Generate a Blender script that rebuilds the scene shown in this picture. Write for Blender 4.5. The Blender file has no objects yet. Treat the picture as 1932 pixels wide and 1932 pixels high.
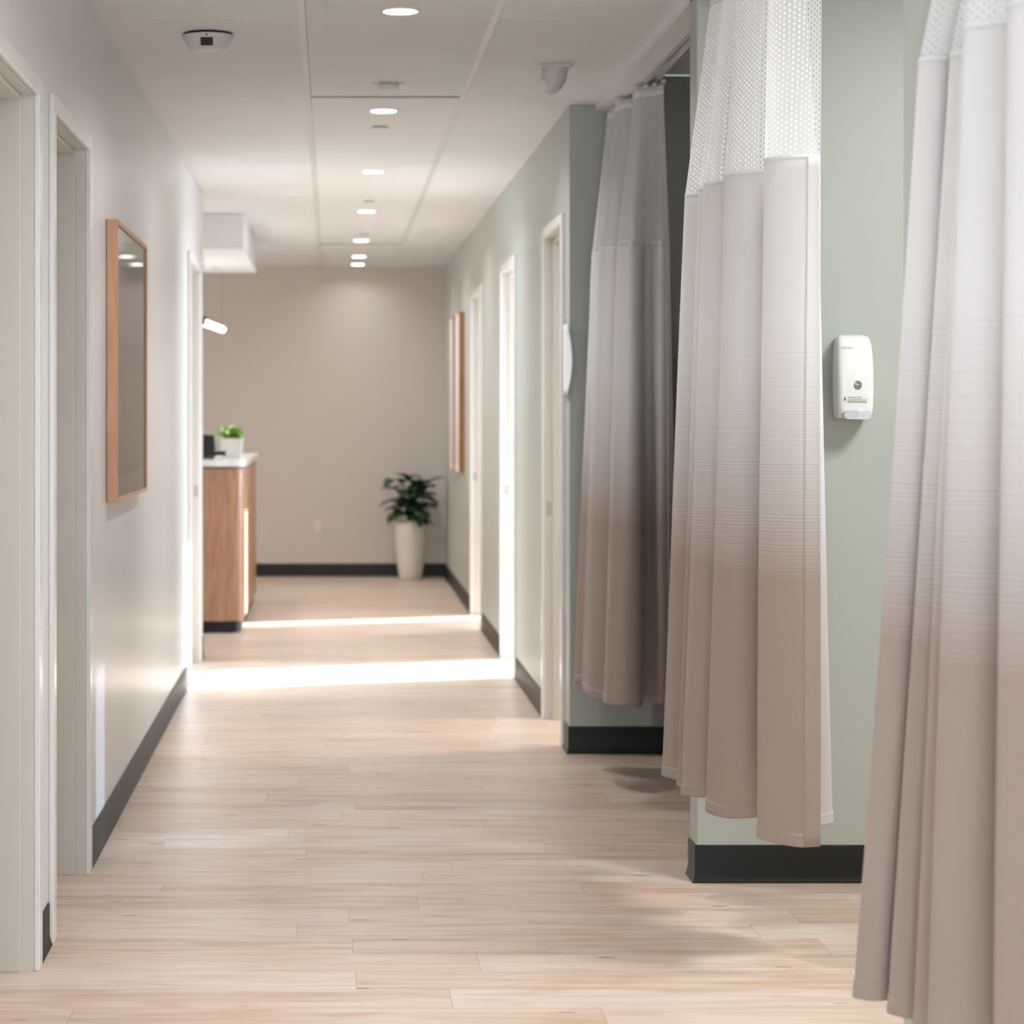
import bpy, bmesh, math, random
from mathutils import Vector, Matrix
random.seed(7)
C = bpy.context.scene.collection
SC = bpy.context.scene
PI = math.pi
# ------------------------------------------------------------ camera
F = 4400.0                      # focal length in pixels of the 1932 px frame
HC = 1.375                      # eye height
cam = bpy.data.cameras.new('camera'); co = bpy.data.objects.new('camera', cam); C.objects.link(co)
co.location = (0, 0, HC); co.rotation_euler = (PI/2, 0, 0)
cam.sensor_width = 36; cam.sensor_fit = 'HORIZONTAL'; cam.lens = 36*F/1932
cam.shift_x = (966-626)/1932; cam.shift_y = -(966-782)/1932
cam.clip_start = .05; cam.clip_end = 200
cam.dof.use_dof = True; cam.dof.focus_distance = 6.0; cam.dof.aperture_fstop = 4.6
SC.camera = co
# ------------------------------------------------------------ world, sun, daylight, added fill, exposure
w = bpy.data.worlds.new('sky'); SC.world = w; w.use_nodes = True
w.node_tree.nodes['Background'].inputs[0].default_value = (.72, .84, 1, 1)
w.node_tree.nodes['Background'].inputs[1].default_value = 2.2
SC.view_settings.view_transform = 'Standard'; SC.view_settings.look = 'None'
SC.view_settings.gamma = 1; SC.view_settings.use_curve_mapping = False
SC.view_settings.exposure = 0.37
sun = bpy.data.lights.new('sun', 'SUN'); so = bpy.data.objects.new('sun', sun); C.objects.link(so)
SUND = Vector((-1, -.34, -.30)).normalized()
so.rotation_euler = SUND.to_track_quat('-Z', 'Y').to_euler(); so.location = (6, 14, 4)
sun.energy = 32; sun.angle = math.radians(.6); sun.color = (.86, .94, 1)

def area(name, loc, direction, sx, sy, power, col=(1, 1, 1), spread=PI):
    l = bpy.data.lights.new(name, 'AREA'); o = bpy.data.objects.new(name, l); C.objects.link(o)
    l.shape = 'RECTANGLE'; l.size = sx; l.size_y = sy; l.energy = power; l.color = col; l.spread = spread
    o.location = loc; o.rotation_euler = Vector(direction).to_track_quat('-Z', 'Y').to_euler()
    return o
COOL = (.76, .88, 1); WARM = (1, .93, .85)
area('daylight_entrance', (.15, -2.3, 1.5), (0, 1, .60), 1.7, 2.2, 80, (.80, .91, 1))  # large fill light added out of view behind the camera
area('daylight_side_lounge', (-4.4, 1.7, 1.5), (1, .1, .45), 3.6, 2.0, 76, (.82, .92, 1))  # fill light added on the left to brighten the curtain sides
area('daylight_exam_room', (3.95, 13.8, 1.55), (-1, 0, 0), 1.4, 1.3, 170, COOL)
area('daylight_office', (3.95, 17.1, 1.55), (-1, 0, 0), 1.0, 1.3, 170, COOL)
area('daylight_reception', (-4.8, 16.5, 1.6), (1, 0, 0), 4.0, 1.6, 70, (.97, .98, 1))
area('daylight_left_room', (-3.3, 12.2, 1.5), (1, 0, 0), 1.4, 1.5, 42, COOL)

# ------------------------------------------------------------ materials
def s2l(c):
    return tuple(((v/255)/12.92 if v/255 <= .04045 else ((v/255+.055)/1.055)**2.4) for v in c) + (1,)
class NT:
    def __init__(s, name):
        s.m = bpy.data.materials.new(name); s.m.use_nodes = True; s.t = s.m.node_tree
        s.b = s.t.nodes['Principled BSDF']; s.out = s.t.nodes['Material Output']
    def n(s, typ, **kw):
        x = s.t.nodes.new(typ)
        for k, v in kw.items():
            if k.startswith('i_'):
                key = k[2:]; key = int(key) if key.isdigit() else key
                x.inputs[key].default_value = v
            else: setattr(x, k, v)
        return x
    def l(s, a, b): s.t.links.new(a, b)
    def math(s, op, a, b=None, c=None, clamp=False):
        x = s.n('ShaderNodeMath', operation=op, use_clamp=clamp)
        for i, v in enumerate((a, b, c)):
            if v is None: continue
            if isinstance(v, (int, float)): x.inputs[i].default_value = v
            else: s.l(v, x.inputs[i])
        return x.outputs[0]
    def ramp(s, fac, stops):
        r = s.n('ShaderNodeValToRGB'); s.l(fac, r.inputs[0])
        e = r.color_ramp.elements
        while len(e) < len(stops): e.new(.5)
        for el, (p, c) in zip(e, stops): el.position = p; el.color = c
        return r.outputs[0]
    def mix(s, fac, a, b, mode='MIX'):
        x = s.n('ShaderNodeMix', data_type='RGBA', blend_type=mode)
        for i, v in ((0, fac), (6, a), (7, b)):
            if isinstance(v, (int, float, tuple)): x.inputs[i].default_value = v
            else: s.l(v, x.inputs[i])
        return x.outputs[2]
def plain(name, rgb, rough=.5, spec=.5, metal=0, bump=0, bscale=200, vary=.0):
    k = NT(name); col = s2l(rgb)
    k.b.inputs['Base Color'].default_value = col
    k.b.inputs['Roughness'].default_value = rough; k.b.inputs['Metallic'].default_value = metal
    k.b.inputs['Specular IOR Level'].default_value = spec
    if bump or vary:
        tc = k.n('ShaderNodeTexCoord')
        nz = k.n('ShaderNodeTexNoise', i_Scale=bscale, i_Detail=3.0); k.l(tc.outputs['Object'], nz.inputs['Vector'])
        if bump:
            bp = k.n('ShaderNodeBump', i_Strength=bump, i_Distance=.002); k.l(nz.outputs[0], bp.inputs['Height']); k.l(bp.outputs[0], k.b.inputs['Normal'])
        if vary:
            n2 = k.n('ShaderNodeTexNoise', i_Scale=bscale*.03, i_Detail=2.0); k.l(tc.outputs['Object'], n2.inputs['Vector'])
            d = tuple(c*(1-vary) for c in col[:3])+(1,)
            k.l(k.ramp(n2.outputs[0], [(.3, d), (.7, col)]), k.b.inputs['Base Color'])
    return k.m
def emit(name, rgb, strength):
    k = NT(name); k.b.inputs['Base Color'].default_value = (1, 1, 1, 1)
    k.b.inputs['Emission Color'].default_value = rgb+(1,); k.b.inputs['Emission Strength'].default_value = strength
    return k.m
M = {}
M['wall_white'] = plain('white eggshell wall paint', (226, 226, 226), .28, .5, bump=.05, bscale=350)
M['sage'] = plain('sage green wall paint', (178, 182, 173), .42, .5, bump=.05, bscale=350)
M['sage_dark'] = plain('deep sage wall paint', (120, 127, 108), .5, .4, bump=.05, bscale=350)  # shaded copy of the sage paint, not applied anywhere
M['beige'] = plain('warm greige wall paint', (202, 192, 181), .55, .4, bump=.05, bscale=350)
M['trim'] = plain('white semi gloss trim', (234, 233, 230), .22, .5)
M['jamb'] = plain('grey white door paint', (214, 209, 202), .25, .5)
M['tile'] = plain('white mineral ceiling tile', (236, 236, 236), .8, .2, bump=.15, bscale=420, vary=.02)
M['tee'] = plain('white ceiling grid metal', (226, 226, 225), .4, .4)
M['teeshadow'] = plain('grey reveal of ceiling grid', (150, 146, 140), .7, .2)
M['rubber'] = plain('black brown rubber base', (24, 21, 17), .45, .35, bump=.03, bscale=90)
M['whiteplastic'] = plain('white plastic', (236, 236, 232), .2, .5)
M['offplastic'] = plain('off white plastic', (214, 210, 205), .35, .5)
M['lavplastic'] = plain('pale grey lever plastic', (205, 204, 212), .3, .5)
M['dark'] = plain('dark plastic', (28, 28, 28), .4, .4)
M['graytext'] = plain('grey print', (120, 122, 120), .6, .2)
M['window_dark'] = plain('smoked sight window', (118, 122, 108), .08, .8)
M['alu'] = plain('anodised track aluminium', (205, 206, 208), .3, .5, metal=.6)
M['paper'] = plain('white paper', (236, 236, 236), .6, .3)
M['quartz'] = plain('white quartz', (236, 234, 232), .15, .5, vary=.03, bscale=300)
M['pot'] = plain('glazed cream ceramic', (222, 214, 200), .22, .5, vary=.05, bscale=120)
M['whitepot'] = plain('matte white ceramic', (234, 230, 226), .45, .4)
M['soil'] = plain('dark potting soil', (48, 38, 30), .9, .2, bump=.8, bscale=120)
M['leaf'] = plain('dark green leaf', (44, 76, 42), .32, .5, vary=.45, bscale=300)
M['leaf_light'] = plain('bright green leaf', (140, 196, 62), .4, .4, vary=.4, bscale=400)
M['stem'] = plain('brown green stem', (88, 80, 52), .7, .3)
M['webbing'] = plain('white woven webbing', (236, 235, 234), .8, .2, bump=.4, bscale=900)
M['chrome'] = plain('brushed steel', (176, 172, 166), .3, .5, metal=.9)
M['led'] = emit('lit downlight lens', (1, .97, .9), 7)
M['tube'] = emit('lit lamp tube', (1, .96, .88), 6)
M['greypanel'] = plain('grey wall protection sheet', (150, 152, 150), .5, .4)
M['mat_board'] = plain('white picture mat', (228, 222, 214), .7, .2)

def wood(name, c1, c2, axis='z', scale=9, rough=.45, stretch=14):
    k = NT(name); tc = k.n('ShaderNodeTexCoord'); mp = k.n('ShaderNodeMapping')
    sc = [stretch]*3; sc['xyz'.index(axis)] = 1
    mp.inputs['Scale'].default_value = sc
    k.l(tc.outputs['Object'], mp.inputs[0])
    nz = k.n('ShaderNodeTexNoise', i_Scale=scale, i_Detail=5.0, i_Roughness=.6); k.l(mp.outputs[0], nz.inputs['Vector'])
    k.l(k.ramp(nz.outputs[0], [(.3, s2l(c1)), (.7, s2l(c2))]), k.b.inputs['Base Color'])
    k.b.inputs['Roughness'].default_value = rough
    return k.m
M['desk_wood'] = wood('vertical grained desk laminate', (158, 112, 84), (196, 152, 122), 'z', 5, .4)
M['frame_wood'] = wood('light maple picture frame', (196, 142, 106), (216, 166, 130), 'z', 3, .4, 10)
M['frame_dark'] = wood('brown oak picture frame', (130, 84, 46), (172, 118, 74), 'z', 3, .45, 10)

def floor_mat():
    k = NT('pale oak vinyl plank'); tc = k.n('ShaderNodeTexCoord')
    sep = k.n('ShaderNodeSeparateXYZ'); k.l(tc.outputs['Object'], sep.inputs[0])
    X, Y = sep.outputs[0], sep.outputs[1]
    PW, PL = .18, 1.22
    row = k.math('FLOOR', k.math('DIVIDE', Y, PW))
    fy = k.math('SUBTRACT', k.math('DIVIDE', Y, PW), row)
    wn = k.n('ShaderNodeTexWhiteNoise', noise_dimensions='1D'); k.l(row, wn.inputs['W'])
    xo = k.math('ADD', k.math('DIVIDE', X, PL), k.math('MULTIPLY', wn.outputs[0], 7.3))
    colm = k.math('FLOOR', xo); fx = k.math('SUBTRACT', xo, colm)
    cmb = k.n('ShaderNodeCombineXYZ'); k.l(row, cmb.inputs[0]); k.l(colm, cmb.inputs[1])
    wn2 = k.n('ShaderNodeTexWhiteNoise', noise_dimensions='3D'); k.l(cmb.outputs[0], wn2.inputs['Vector'])
    base = k.ramp(wn2.outputs[0], [(0, s2l((206, 177, 155))), (.35, s2l((213, 188, 169))), (.7, s2l((217, 196, 180))), (1, s2l((221, 202, 187)))])
    # grain stretched along x, offset per plank
    off = k.n('ShaderNodeVectorMath', operation='MULTIPLY_ADD'); k.l(wn2.outputs[1], off.inputs[0]); off.inputs[1].default_value = (40, 40, 40); k.l(tc.outputs['Object'], off.inputs[2])
    def grain(sx, sy, sc, det=4.0, dist=0.0):
        mp = k.n('ShaderNodeMapping'); mp.inputs['Scale'].default_value = (sx, sy, 1); k.l(off.outputs[0], mp.inputs[0])
        nz = k.n('ShaderNodeTexNoise', i_Scale=sc, i_Detail=det, i_Distortion=dist); k.l(mp.outputs[0], nz.inputs['Vector']); return nz.outputs[0]
    g1 = grain(1.2, 14, 2.2, 5.0, .3); g2 = grain(2.5, 60, 3.0, 4.0); g3 = grain(.9, 6, 2.4, 4.0, 1.2)
    c = k.mix(k.ramp(g1, [(.38, (1, 1, 1, 1)), (.62, (0, 0, 0, 1))]), base, s2l((232, 218, 205)), 'MIX')
    c2 = k.mix(.45, base, c)
    streak = k.ramp(g2, [(.36, (.86, .83, .80, 1)), (.55, (1, 1, 1, 1))])
    c3 = k.mix(.2, c2, streak, 'MULTIPLY')
    dk = k.ramp(g3, [(.32, (.78, .65, .55, 1)), (.54, (1, 1, 1, 1))])
    c4 = k.mix(.7, c3, dk, 'MULTIPLY')
    # small knots
    mp = k.n('ShaderNodeMapping'); mp.inputs['Scale'].default_value = (1.6, 5.5, 1); k.l(off.outputs[0], mp.inputs[0])
    vo = k.n('ShaderNodeTexVoronoi', i_Scale=1.9); k.l(mp.outputs[0], vo.inputs['Vector'])
    kn = k.ramp(vo.outputs['Distance'], [(.03, (.26, .18, .13, 1)), (.11, (1, 1, 1, 1))])
    c5 = k.mix(.8, c4, kn, 'MULTIPLY')
    # seams
    ey = k.math('MINIMUM', fy, k.math('SUBTRACT', 1.0, fy)); ex = k.math('MINIMUM', fx, k.math('SUBTRACT', 1.0, fx))
    sy = k.math('LESS_THAN', ey, .006); sx = k.math('LESS_THAN', ex, .0012)
    sm = k.math('MAXIMUM', sy, sx)
    c6 = k.mix(k.math('MULTIPLY', sm, .35), c5, s2l((120, 98, 80)))
    k.l(c6, k.b.inputs['Base Color'])
    k.b.inputs['Roughness'].default_value = .36; k.b.inputs['Specular IOR Level'].default_value = .5
    bp = k.n('ShaderNodeBump', i_Strength=.06, i_Distance=.002); k.l(g2, bp.inputs['Height']); k.l(bp.outputs[0], k.b.inputs['Normal'])
    return k.m
M['floor'] = floor_mat()

def fabric_mat(name, hi, lo, lift):
    k = NT(name); uv = k.n('ShaderNodeUVMap'); sep = k.n('ShaderNodeSeparateXYZ'); k.l(uv.outputs[0], sep.inputs[0])
    Z = sep.outputs[1]
    wv = k.math('DIVIDE', k.math('SUBTRACT', 1.60, Z), .625, clamp=True)      # 0 pale .. 1 taupe
    nz = k.n('ShaderNodeTexNoise', noise_dimensions='1D', i_Scale=1.0, i_Detail=2.0, i_Roughness=.8)
    k.l(k.math('MULTIPLY', Z, 260), nz.inputs['W'])
    n = k.math('MULTIPLY', k.math('SUBTRACT', nz.outputs[0], .5), 2.4)
    bell = k.math('MULTIPLY', k.math('MULTIPLY', wv, k.math('SUBTRACT', 1.0, wv)), 4.0)
    bell = k.math('POWER', bell, .35)
    lines = k.math('MULTIPLY', n, k.math('MULTIPLY', bell, .26))
    edge = k.math('SINE', k.math('MULTIPLY', Z, 2*PI/.0082))
    er = k.math('MULTIPLY', k.math('GREATER_THAN', edge, .80), k.math('MULTIPLY', k.math('POWER', bell, 1.0), k.math('SUBTRACT', .07, k.math('MULTIPLY', wv, .30))))
    f = k.math('ADD', k.math('ADD', k.math('POWER', wv, 1.3), lines), er, clamp=True)
    c = k.mix(f, s2l(hi), s2l(lo))
    # warp weft speckle
    mp = k.n('ShaderNodeMapping'); mp.inputs['Scale'].default_value = (60, 300, 1); k.l(uv.outputs[0], mp.inputs[0])
    n2 = k.n('ShaderNodeTexNoise', i_Scale=1.5, i_Detail=3.0); k.l(mp.outputs[0], n2.inputs['Vector'])
    c = k.mix(.5, c, k.ramp(n2.outputs[0], [(.3, (.90, .90, .90, 1)), (.7, (1, 1, 1, 1))]), 'MULTIPLY')
    k.l(c, k.b.inputs['Base Color']); k.b.inputs['Roughness'].default_value = .85
    k.b.inputs['Specular IOR Level'].default_value = .2
    k.b.inputs['Sheen Weight'].default_value = .15
    bp = k.n('ShaderNodeBump', i_Strength=.12, i_Distance=.001); k.l(n2.outputs[0], bp.inputs['Height']); k.l(bp.outputs[0], k.b.inputs['Normal'])
    tr = k.n('ShaderNodeBsdfTranslucent'); k.l(c, tr.inputs[0])
    ms = k.n('ShaderNodeMixShader'); ms.inputs[0].default_value = .18
    k.l(k.b.outputs[0], ms.inputs[1]); k.l(tr.outputs[0], ms.inputs[2]); k.l(ms.outputs[0], k.out.inputs[0])
    return k.m
M['ombre'] = fabric_mat('white to taupe woven curtain', (240, 237, 235), (178, 161, 149), 0)
M['ombre_back'] = fabric_mat('pale reverse of woven curtain', (238, 236, 238), (214, 207, 206), 0)
M['ombre_edge'] = M['ombre']

def mesh_mat():
    k = NT('white open net'); uv = k.n('ShaderNodeUVMap'); sep = k.n('ShaderNodeSeparateXYZ'); k.l(uv.outputs[0], sep.inputs[0])
    u = k.math('DIVIDE', sep.outputs[0], .0105); col = k.math('FLOOR', u); fu = k.math('SUBTRACT', u, col)
    par = k.math('MULTIPLY', k.math('MODULO', k.math('ABSOLUTE', col), 2.0), .5)
    v = k.math('ADD', k.math('DIVIDE', sep.outputs[1], .0138), par); fv = k.math('FRACT', v)
    du = k.math('DIVIDE', k.math('ABSOLUTE', k.math('SUBTRACT', fu, .5)), .20)
    dv = k.math('DIVIDE', k.math('ABSOLUTE', k.math('SUBTRACT', fv, .5)), .21)
    r = k.math('ADD', k.math('POWER', du, 3.0), k.math('POWER', dv, 3.0))
    hole = k.math('LESS_THAN', r, 1.0)
    k.b.inputs['Base Color'].default_value = s2l((246, 246, 246)); k.b.inputs['Roughness'].default_value = .9; k.b.inputs['Specular IOR Level'].default_value = .15
    tr = k.n('ShaderNodeBsdfTransparent'); ms = k.n('ShaderNodeMixShader'); k.l(hole, ms.inputs[0])
    tl = k.n('ShaderNodeBsdfTranslucent'); tl.inputs[0].default_value = (.95, .95, .95, 1); m2 = k.n('ShaderNodeMixShader'); m2.inputs[0].default_value = .35
    k.l(k.b.outputs[0], m2.inputs[1]); k.l(tl.outputs[0], m2.inputs[2])
    k.l(m2.outputs[0], ms.inputs[1]); k.l(tr.outputs[0], ms.inputs[2]); k.l(ms.outputs[0], k.out.inputs[0])
    return k.m
M['net'] = mesh_mat()

def art_mat(name, stops, seed=0):
    k = NT(name); tc = k.n('ShaderNodeTexCoord'); sep = k.n('ShaderNodeSeparateXYZ'); k.l(tc.outputs['Generated'], sep.inputs[0])
    nz = k.n('ShaderNodeTexNoise', i_Scale=2.5, i_Detail=3.0); k.l(tc.outputs['Generated'], nz.inputs['Vector'])
    v = k.math('ADD', sep.outputs[2], k.math('MULTIPLY', k.math('SUBTRACT', nz.outputs[0], .5), .12))
    k.l(k.ramp(v, [(p, s2l(c)) for p, c in stops]), k.b.inputs['Base Color'])
    k.b.inputs['Roughness'].default_value = .7; k.b.inputs['Specular IOR Level'].default_value = .2
    return k.m
M['art_land'] = art_mat('misty landscape print', [(0, (206, 192, 168)), (.44, (202, 190, 168)), (.50, (180, 172, 158)), (.56, (160, 156, 150)), (.8, (172, 168, 164)), (1, (204, 202, 200))])
M['art_pale'] = art_mat('pale abstract print', [(0, (214, 204, 200)), (1, (226, 218, 214))])

# ------------------------------------------------------------ mesh helpers
class MB:
    def __init__(s): s.v = []; s.f = []; s.mi = []; s.uv = None
    def add(s, vs, fs, mi=0):
        o = len(s.v); s.v += [tuple(v) for v in vs]; s.f += [tuple(i+o for i in f) for f in fs]; s.mi += [mi]*len(fs); return s
    def box(s, x0, x1, y0, y1, z0, z1, mi=0):
        vs = [(x, y, z) for z in (z0, z1) for y in (y0, y1) for x in (x0, x1)]
        return s.add(vs, [(0, 2, 3, 1), (4, 5, 7, 6), (0, 1, 5, 4), (2, 6, 7, 3), (0, 4, 6, 2), (1, 3, 7, 5)], mi)
    def lathe(s, prof, cx, cy, seg=32, mi=0, sx=1, sy=1):
        vs = []
        for r, z in prof:
            for i in range(seg):
                a = 2*PI*i/seg; vs.append((cx+r*math.cos(a)*sx, cy+r*math.sin(a)*sy, z))
        fs = [(j*seg+i, j*seg+(i+1) % seg, (j+1)*seg+(i+1) % seg, (j+1)*seg+i) for j in range(len(prof)-1) for i in range(seg)]
        fs.append(tuple(range(seg))[::-1]); n = (len(prof)-1)*seg; fs.append(tuple(n+i for i in range(seg)))
        return s.add(vs, fs, mi)
    def tube(s, pts, r, seg=8, mi=0):
        pts = [Vector(p) for p in pts]; vs = []; rr = r if isinstance(r, (list, tuple)) else [r]*len(pts)
        for i, p in enumerate(pts):
            d = (pts[min(i+1, len(pts)-1)]-pts[max(i-1, 0)]).normalized()
            a = d.cross(Vector((0, 0, 1)));
            if a.length < 1e-3: a = Vector((1, 0, 0))
            a.normalize(); b = d.cross(a)
            for q in range(seg):
                t = 2*PI*q/seg; vs.append(p+(a*math.cos(t)+b*math.sin(t))*rr[i])
        n = len(pts)
        fs = [(j*seg+i, j*seg+(i+1) % seg, (j+1)*seg+(i+1) % seg, (j+1)*seg+i) for j in range(n-1) for i in range(seg)]
        fs.append(tuple(range(seg))[::-1]); fs.append(tuple((n-1)*seg+i for i in range(seg)))
        return s.add(vs, fs, mi)
    def prism(s, outline, z0, z1, mi=0):
        n = len(outline); vs = [(x, y, z0) for x, y in outline]+[(x, y, z1) for x, y in outline]
        fs = [(i, (i+1) % n, n+(i+1) % n, n+i) for i in range(n)]+[tuple(range(n))[::-1], tuple(n+i for i in range(n))]
        return s.add(vs, fs, mi)
    def build(s, name, mat, parent=None, smooth=False, bevel=0, bseg=2, fix=True):
        me = bpy.data.meshes.new(name); me.from_pydata(s.v, [], s.f); me.validate()
        for m_ in (mat if isinstance(mat, list) else [mat]): me.materials.append(m_)
        if len(s.mi) == len(me.polygons):
            for p, i in zip(me.polygons, s.mi): p.material_index = i
        if fix:
            bm = bmesh.new(); bm.from_mesh(me); bmesh.ops.recalc_face_normals(bm, faces=bm.faces); bm.to_mesh(me); bm.free()
        if smooth:
            for p in me.polygons: p.use_smooth = True
            try: me.set_sharp_from_angle(angle=math.radians(smooth if smooth is not True else 180))
            except Exception: pass
        o = bpy.data.objects.new(name, me); C.objects.link(o)
        if parent: o.parent = parent; o.matrix_parent_inverse = Matrix.Translation(-Vector(parent.location)) if parent.type == 'EMPTY' and parent.rotation_euler.z == 0 else Matrix()
        if bevel:
            b = o.modifiers.new('bevel', 'BEVEL'); b.width = bevel; b.segments = bseg; b.limit_method = 'ANGLE'
            b.harden_normals = False
        return o
def empty(name, loc):
    o = bpy.data.objects.new(name, None); C.objects.link(o); o.location = loc; o.empty_display_size = .05; return o
def tag(o, label=None, cat=None, group=None, kind=None):
    if label: o['label'] = label
    if cat: o['category'] = cat
    if group: o['group'] = group
    if kind: o['kind'] = kind
    return o
def thing(name, loc, label, cat, group=None): return tag(empty(name, loc), label, cat, group)
def struct(o): o['kind'] = 'structure'; return o
def label(o, t): o['label'] = t; return o

# ------------------------------------------------------------ the shell
XL, XR, YE, ZC = -.7356, .9625, 19.8, 2.629
ZB = 2.75                     # ceiling of the curtained bays
T = .12
struct(MB().box(-5, 4.1, -2.6, YE+.15, -.1, 0).build('floor', M['floor']))
cl = MB().box(-5, 1.07, -2.6, YE+.15, ZC, ZC+.25)
for a, b in ((-2.6, 9.45),):
    cl.box(1.15, 4.1, a, b, ZB, ZB+.13)
cl.box(1.07, 4.1, 9.57, YE+.15, ZC, ZC+.25)
struct(cl.build('ceiling', M['tile']))
# ceiling grid
tee = MB(); shd = MB()
tee.box(XL, XL+.014, -2.5, 13.3, ZC-.002, ZC)
for x in (-.095, .516):
    tee.box(x-.012, x+.012, -2.5, YE, ZC-.0025, ZC)
    shd.box(x+.012, x+.0132, -2.5, YE, ZC-.0012, ZC+.0005)  # dark line along each tee paints its shadow
y = 9.21-.61*18
while y < YE:
    if y > -2.4:
        tee.box(XL, .96, y-.004, y+.004, ZC-.0006, ZC)
    y += .61
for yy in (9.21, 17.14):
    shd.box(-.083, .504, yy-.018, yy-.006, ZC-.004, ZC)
g = struct(tee.build('trim_1', M['tee'])); shd.build('reveal', M['teeshadow'], g)
# bulkhead beside the bays
struct(MB().box(1.07, 1.15, -2.6, 9.45, ZC-.025, ZC+.25).build('trim_2', M['tile']))

def wall_run(mb, x0, x1, y0, y1, z1, openings, zh=2.185):
    """a wall along y with door openings (clear + lining)"""
    c = y0
    for a, b in openings:
        mb.box(x0, x1, c, a-.02, 0, z1); mb.box(x0, x1, a-.02, b+.02, zh, z1); c = b+.02
    mb.box(x0, x1, c, y1, 0, z1)
LO = [(4.90, 5.76), (6.12, 6.97), (11.95, 12.93)]
RO = [(9.70, 10.52), (12.22, 13.12), (14.95, 15.96)]
m = MB(); m.box(XL-T, XL, -2.6, .3, 0, ZC).box(XL-T, XL, .3, 4.4, 2.45, ZC); wall_run(m, XL-T, XL, 4.4, 13.3, ZC, LO); struct(m.build('wall_left', M['wall_white']))  # opening nearest the camera added to let the left fill light in
m = MB(); wall_run(m, XR, XR+T, 9.57, YE, ZC, RO); struct(m.build('wall_right', M['sage']))
struct(MB().box(-5, XR+T, YE, YE+.15, 0, ZC).build('wall_end', M['beige']))
m = MB().box(XR, 4.0, 9.45, 9.57, 0, ZC).box(XR+T, 4.0, 9.45, 9.57, ZC, ZB); struct(m.build('wall_far_bay', M['sage'], bevel=.004))
struct(MB().box(1.07, 4.0, 6.85, 6.97, 0, ZB).build('wall_middle_bay', M['sage'], bevel=.006, bseg=3))
struct(MB().box(1.07, 4.0, 4.25, 4.37, 0, ZB).build('wall_near_bay', M['sage'], bevel=.006, bseg=3))
struct(MB().box(1.045, 4.0, 1.65, 1.77, 0, ZB).build('wall_first_bay', M['sage']))
# outer wall with windows
wo = MB(); X0, X1 = 4.0, 4.1
wins = [(8.86, 9.22, 1.20, 2.05), (13.1, 14.5, .75, 2.17), (16.63, 17.75, .75, 2.17)]
c = -2.6
for a, b, z0, z1 in wins:
    wo.box(X0, X1, c, a, 0, ZB+.13); wo.box(X0, X1, a, b, 0, z0); wo.box(X0, X1, a, b, z1, ZB+.13); c = b
wo.box(X0, X1, c, YE+.15, 0, ZB+.13)
struct(wo.build('wall_outer', M['wall_white']))
for i, (a, b, z0, z1) in enumerate(wins):
    fr = MB(); t = .035
    fr.box(X0+.02, X0+.07, a, a+t, z0, z1).box(X0+.02, X0+.07, b-t, b, z0, z1).box(X0+.02, X0+.07, a, b, z0, z0+t).box(X0+.02, X0+.07, a, b, z1-t, z1)
    struct(fr.build('window_%d' % (i+1), M['trim']))
# unseen sheet added to dim the sun through the narrow bay window
k = NT('grey solar shade'); k.t.nodes.remove(k.b); a1 = k.n('ShaderNodeBsdfTransparent'); a1.inputs[0].default_value = (.18, .20, .23, 1)
k.l(a1.outputs[0], k.out.inputs[0])
struct(MB().box(X0+.04, X0+.043, 8.86, 9.22, 1.20, 2.05).build('window_4', k.m))
# rooms behind the right doors
struct(MB().box(XR+T, 4, 11.2, 11.3, 0, ZC).build('wall_room_1', M['wall_white']))
struct(MB().box(XR+T, 4, 14.52, 14.62, 0, ZC).build('wall_room_2', M['wall_white']))
struct(MB().box(XR+T, 4, 18.3, 18.4, 0, ZC).build('wall_room_3', M['wall_white']))
# left rooms, reception
struct(MB().box(-5, XL-T, 13.2, 13.3, 0, ZC).build('wall_reception_near', M['wall_white']))
struct(MB().box(-5.1, -5, -2.6, YE+.15, 0, ZC).build('wall_reception_left', M['beige']))
struct(MB().box(-5, XL-T, 11.0, 11.1, 0, ZC).build('wall_room_4', M['wall_white']))
struct(MB().box(-3.6, -3.5, 11.1, 13.2, 0, ZC).build('wall_room_5', M['wall_white']))
# wall behind the camera, opening added with the fill light
m = MB().box(-5, XL, -2.6, -2.5, 0, ZC).box(1.07, 4.1, -2.6, -2.5, 0, ZB).box(XL, 1.07, -2.6, -2.5, 2.6, ZC)
struct(m.build('wall_back', M['wall_white']))
# soffit over reception
m = MB().box(-5, -.55, 14.56, 17.0, ZC-.22, ZC); struct(m.build('trim_3', M['tile'], bevel=.004))
# sheet on the far bay wall
struct(MB().box(1.30, 2.9, 9.432, 9.45, .112, 1.565).box(1.30, 2.9, 9.42, 9.45, 1.565, 1.60).build('trim_4', M['greypanel'], bevel=.003))

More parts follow.
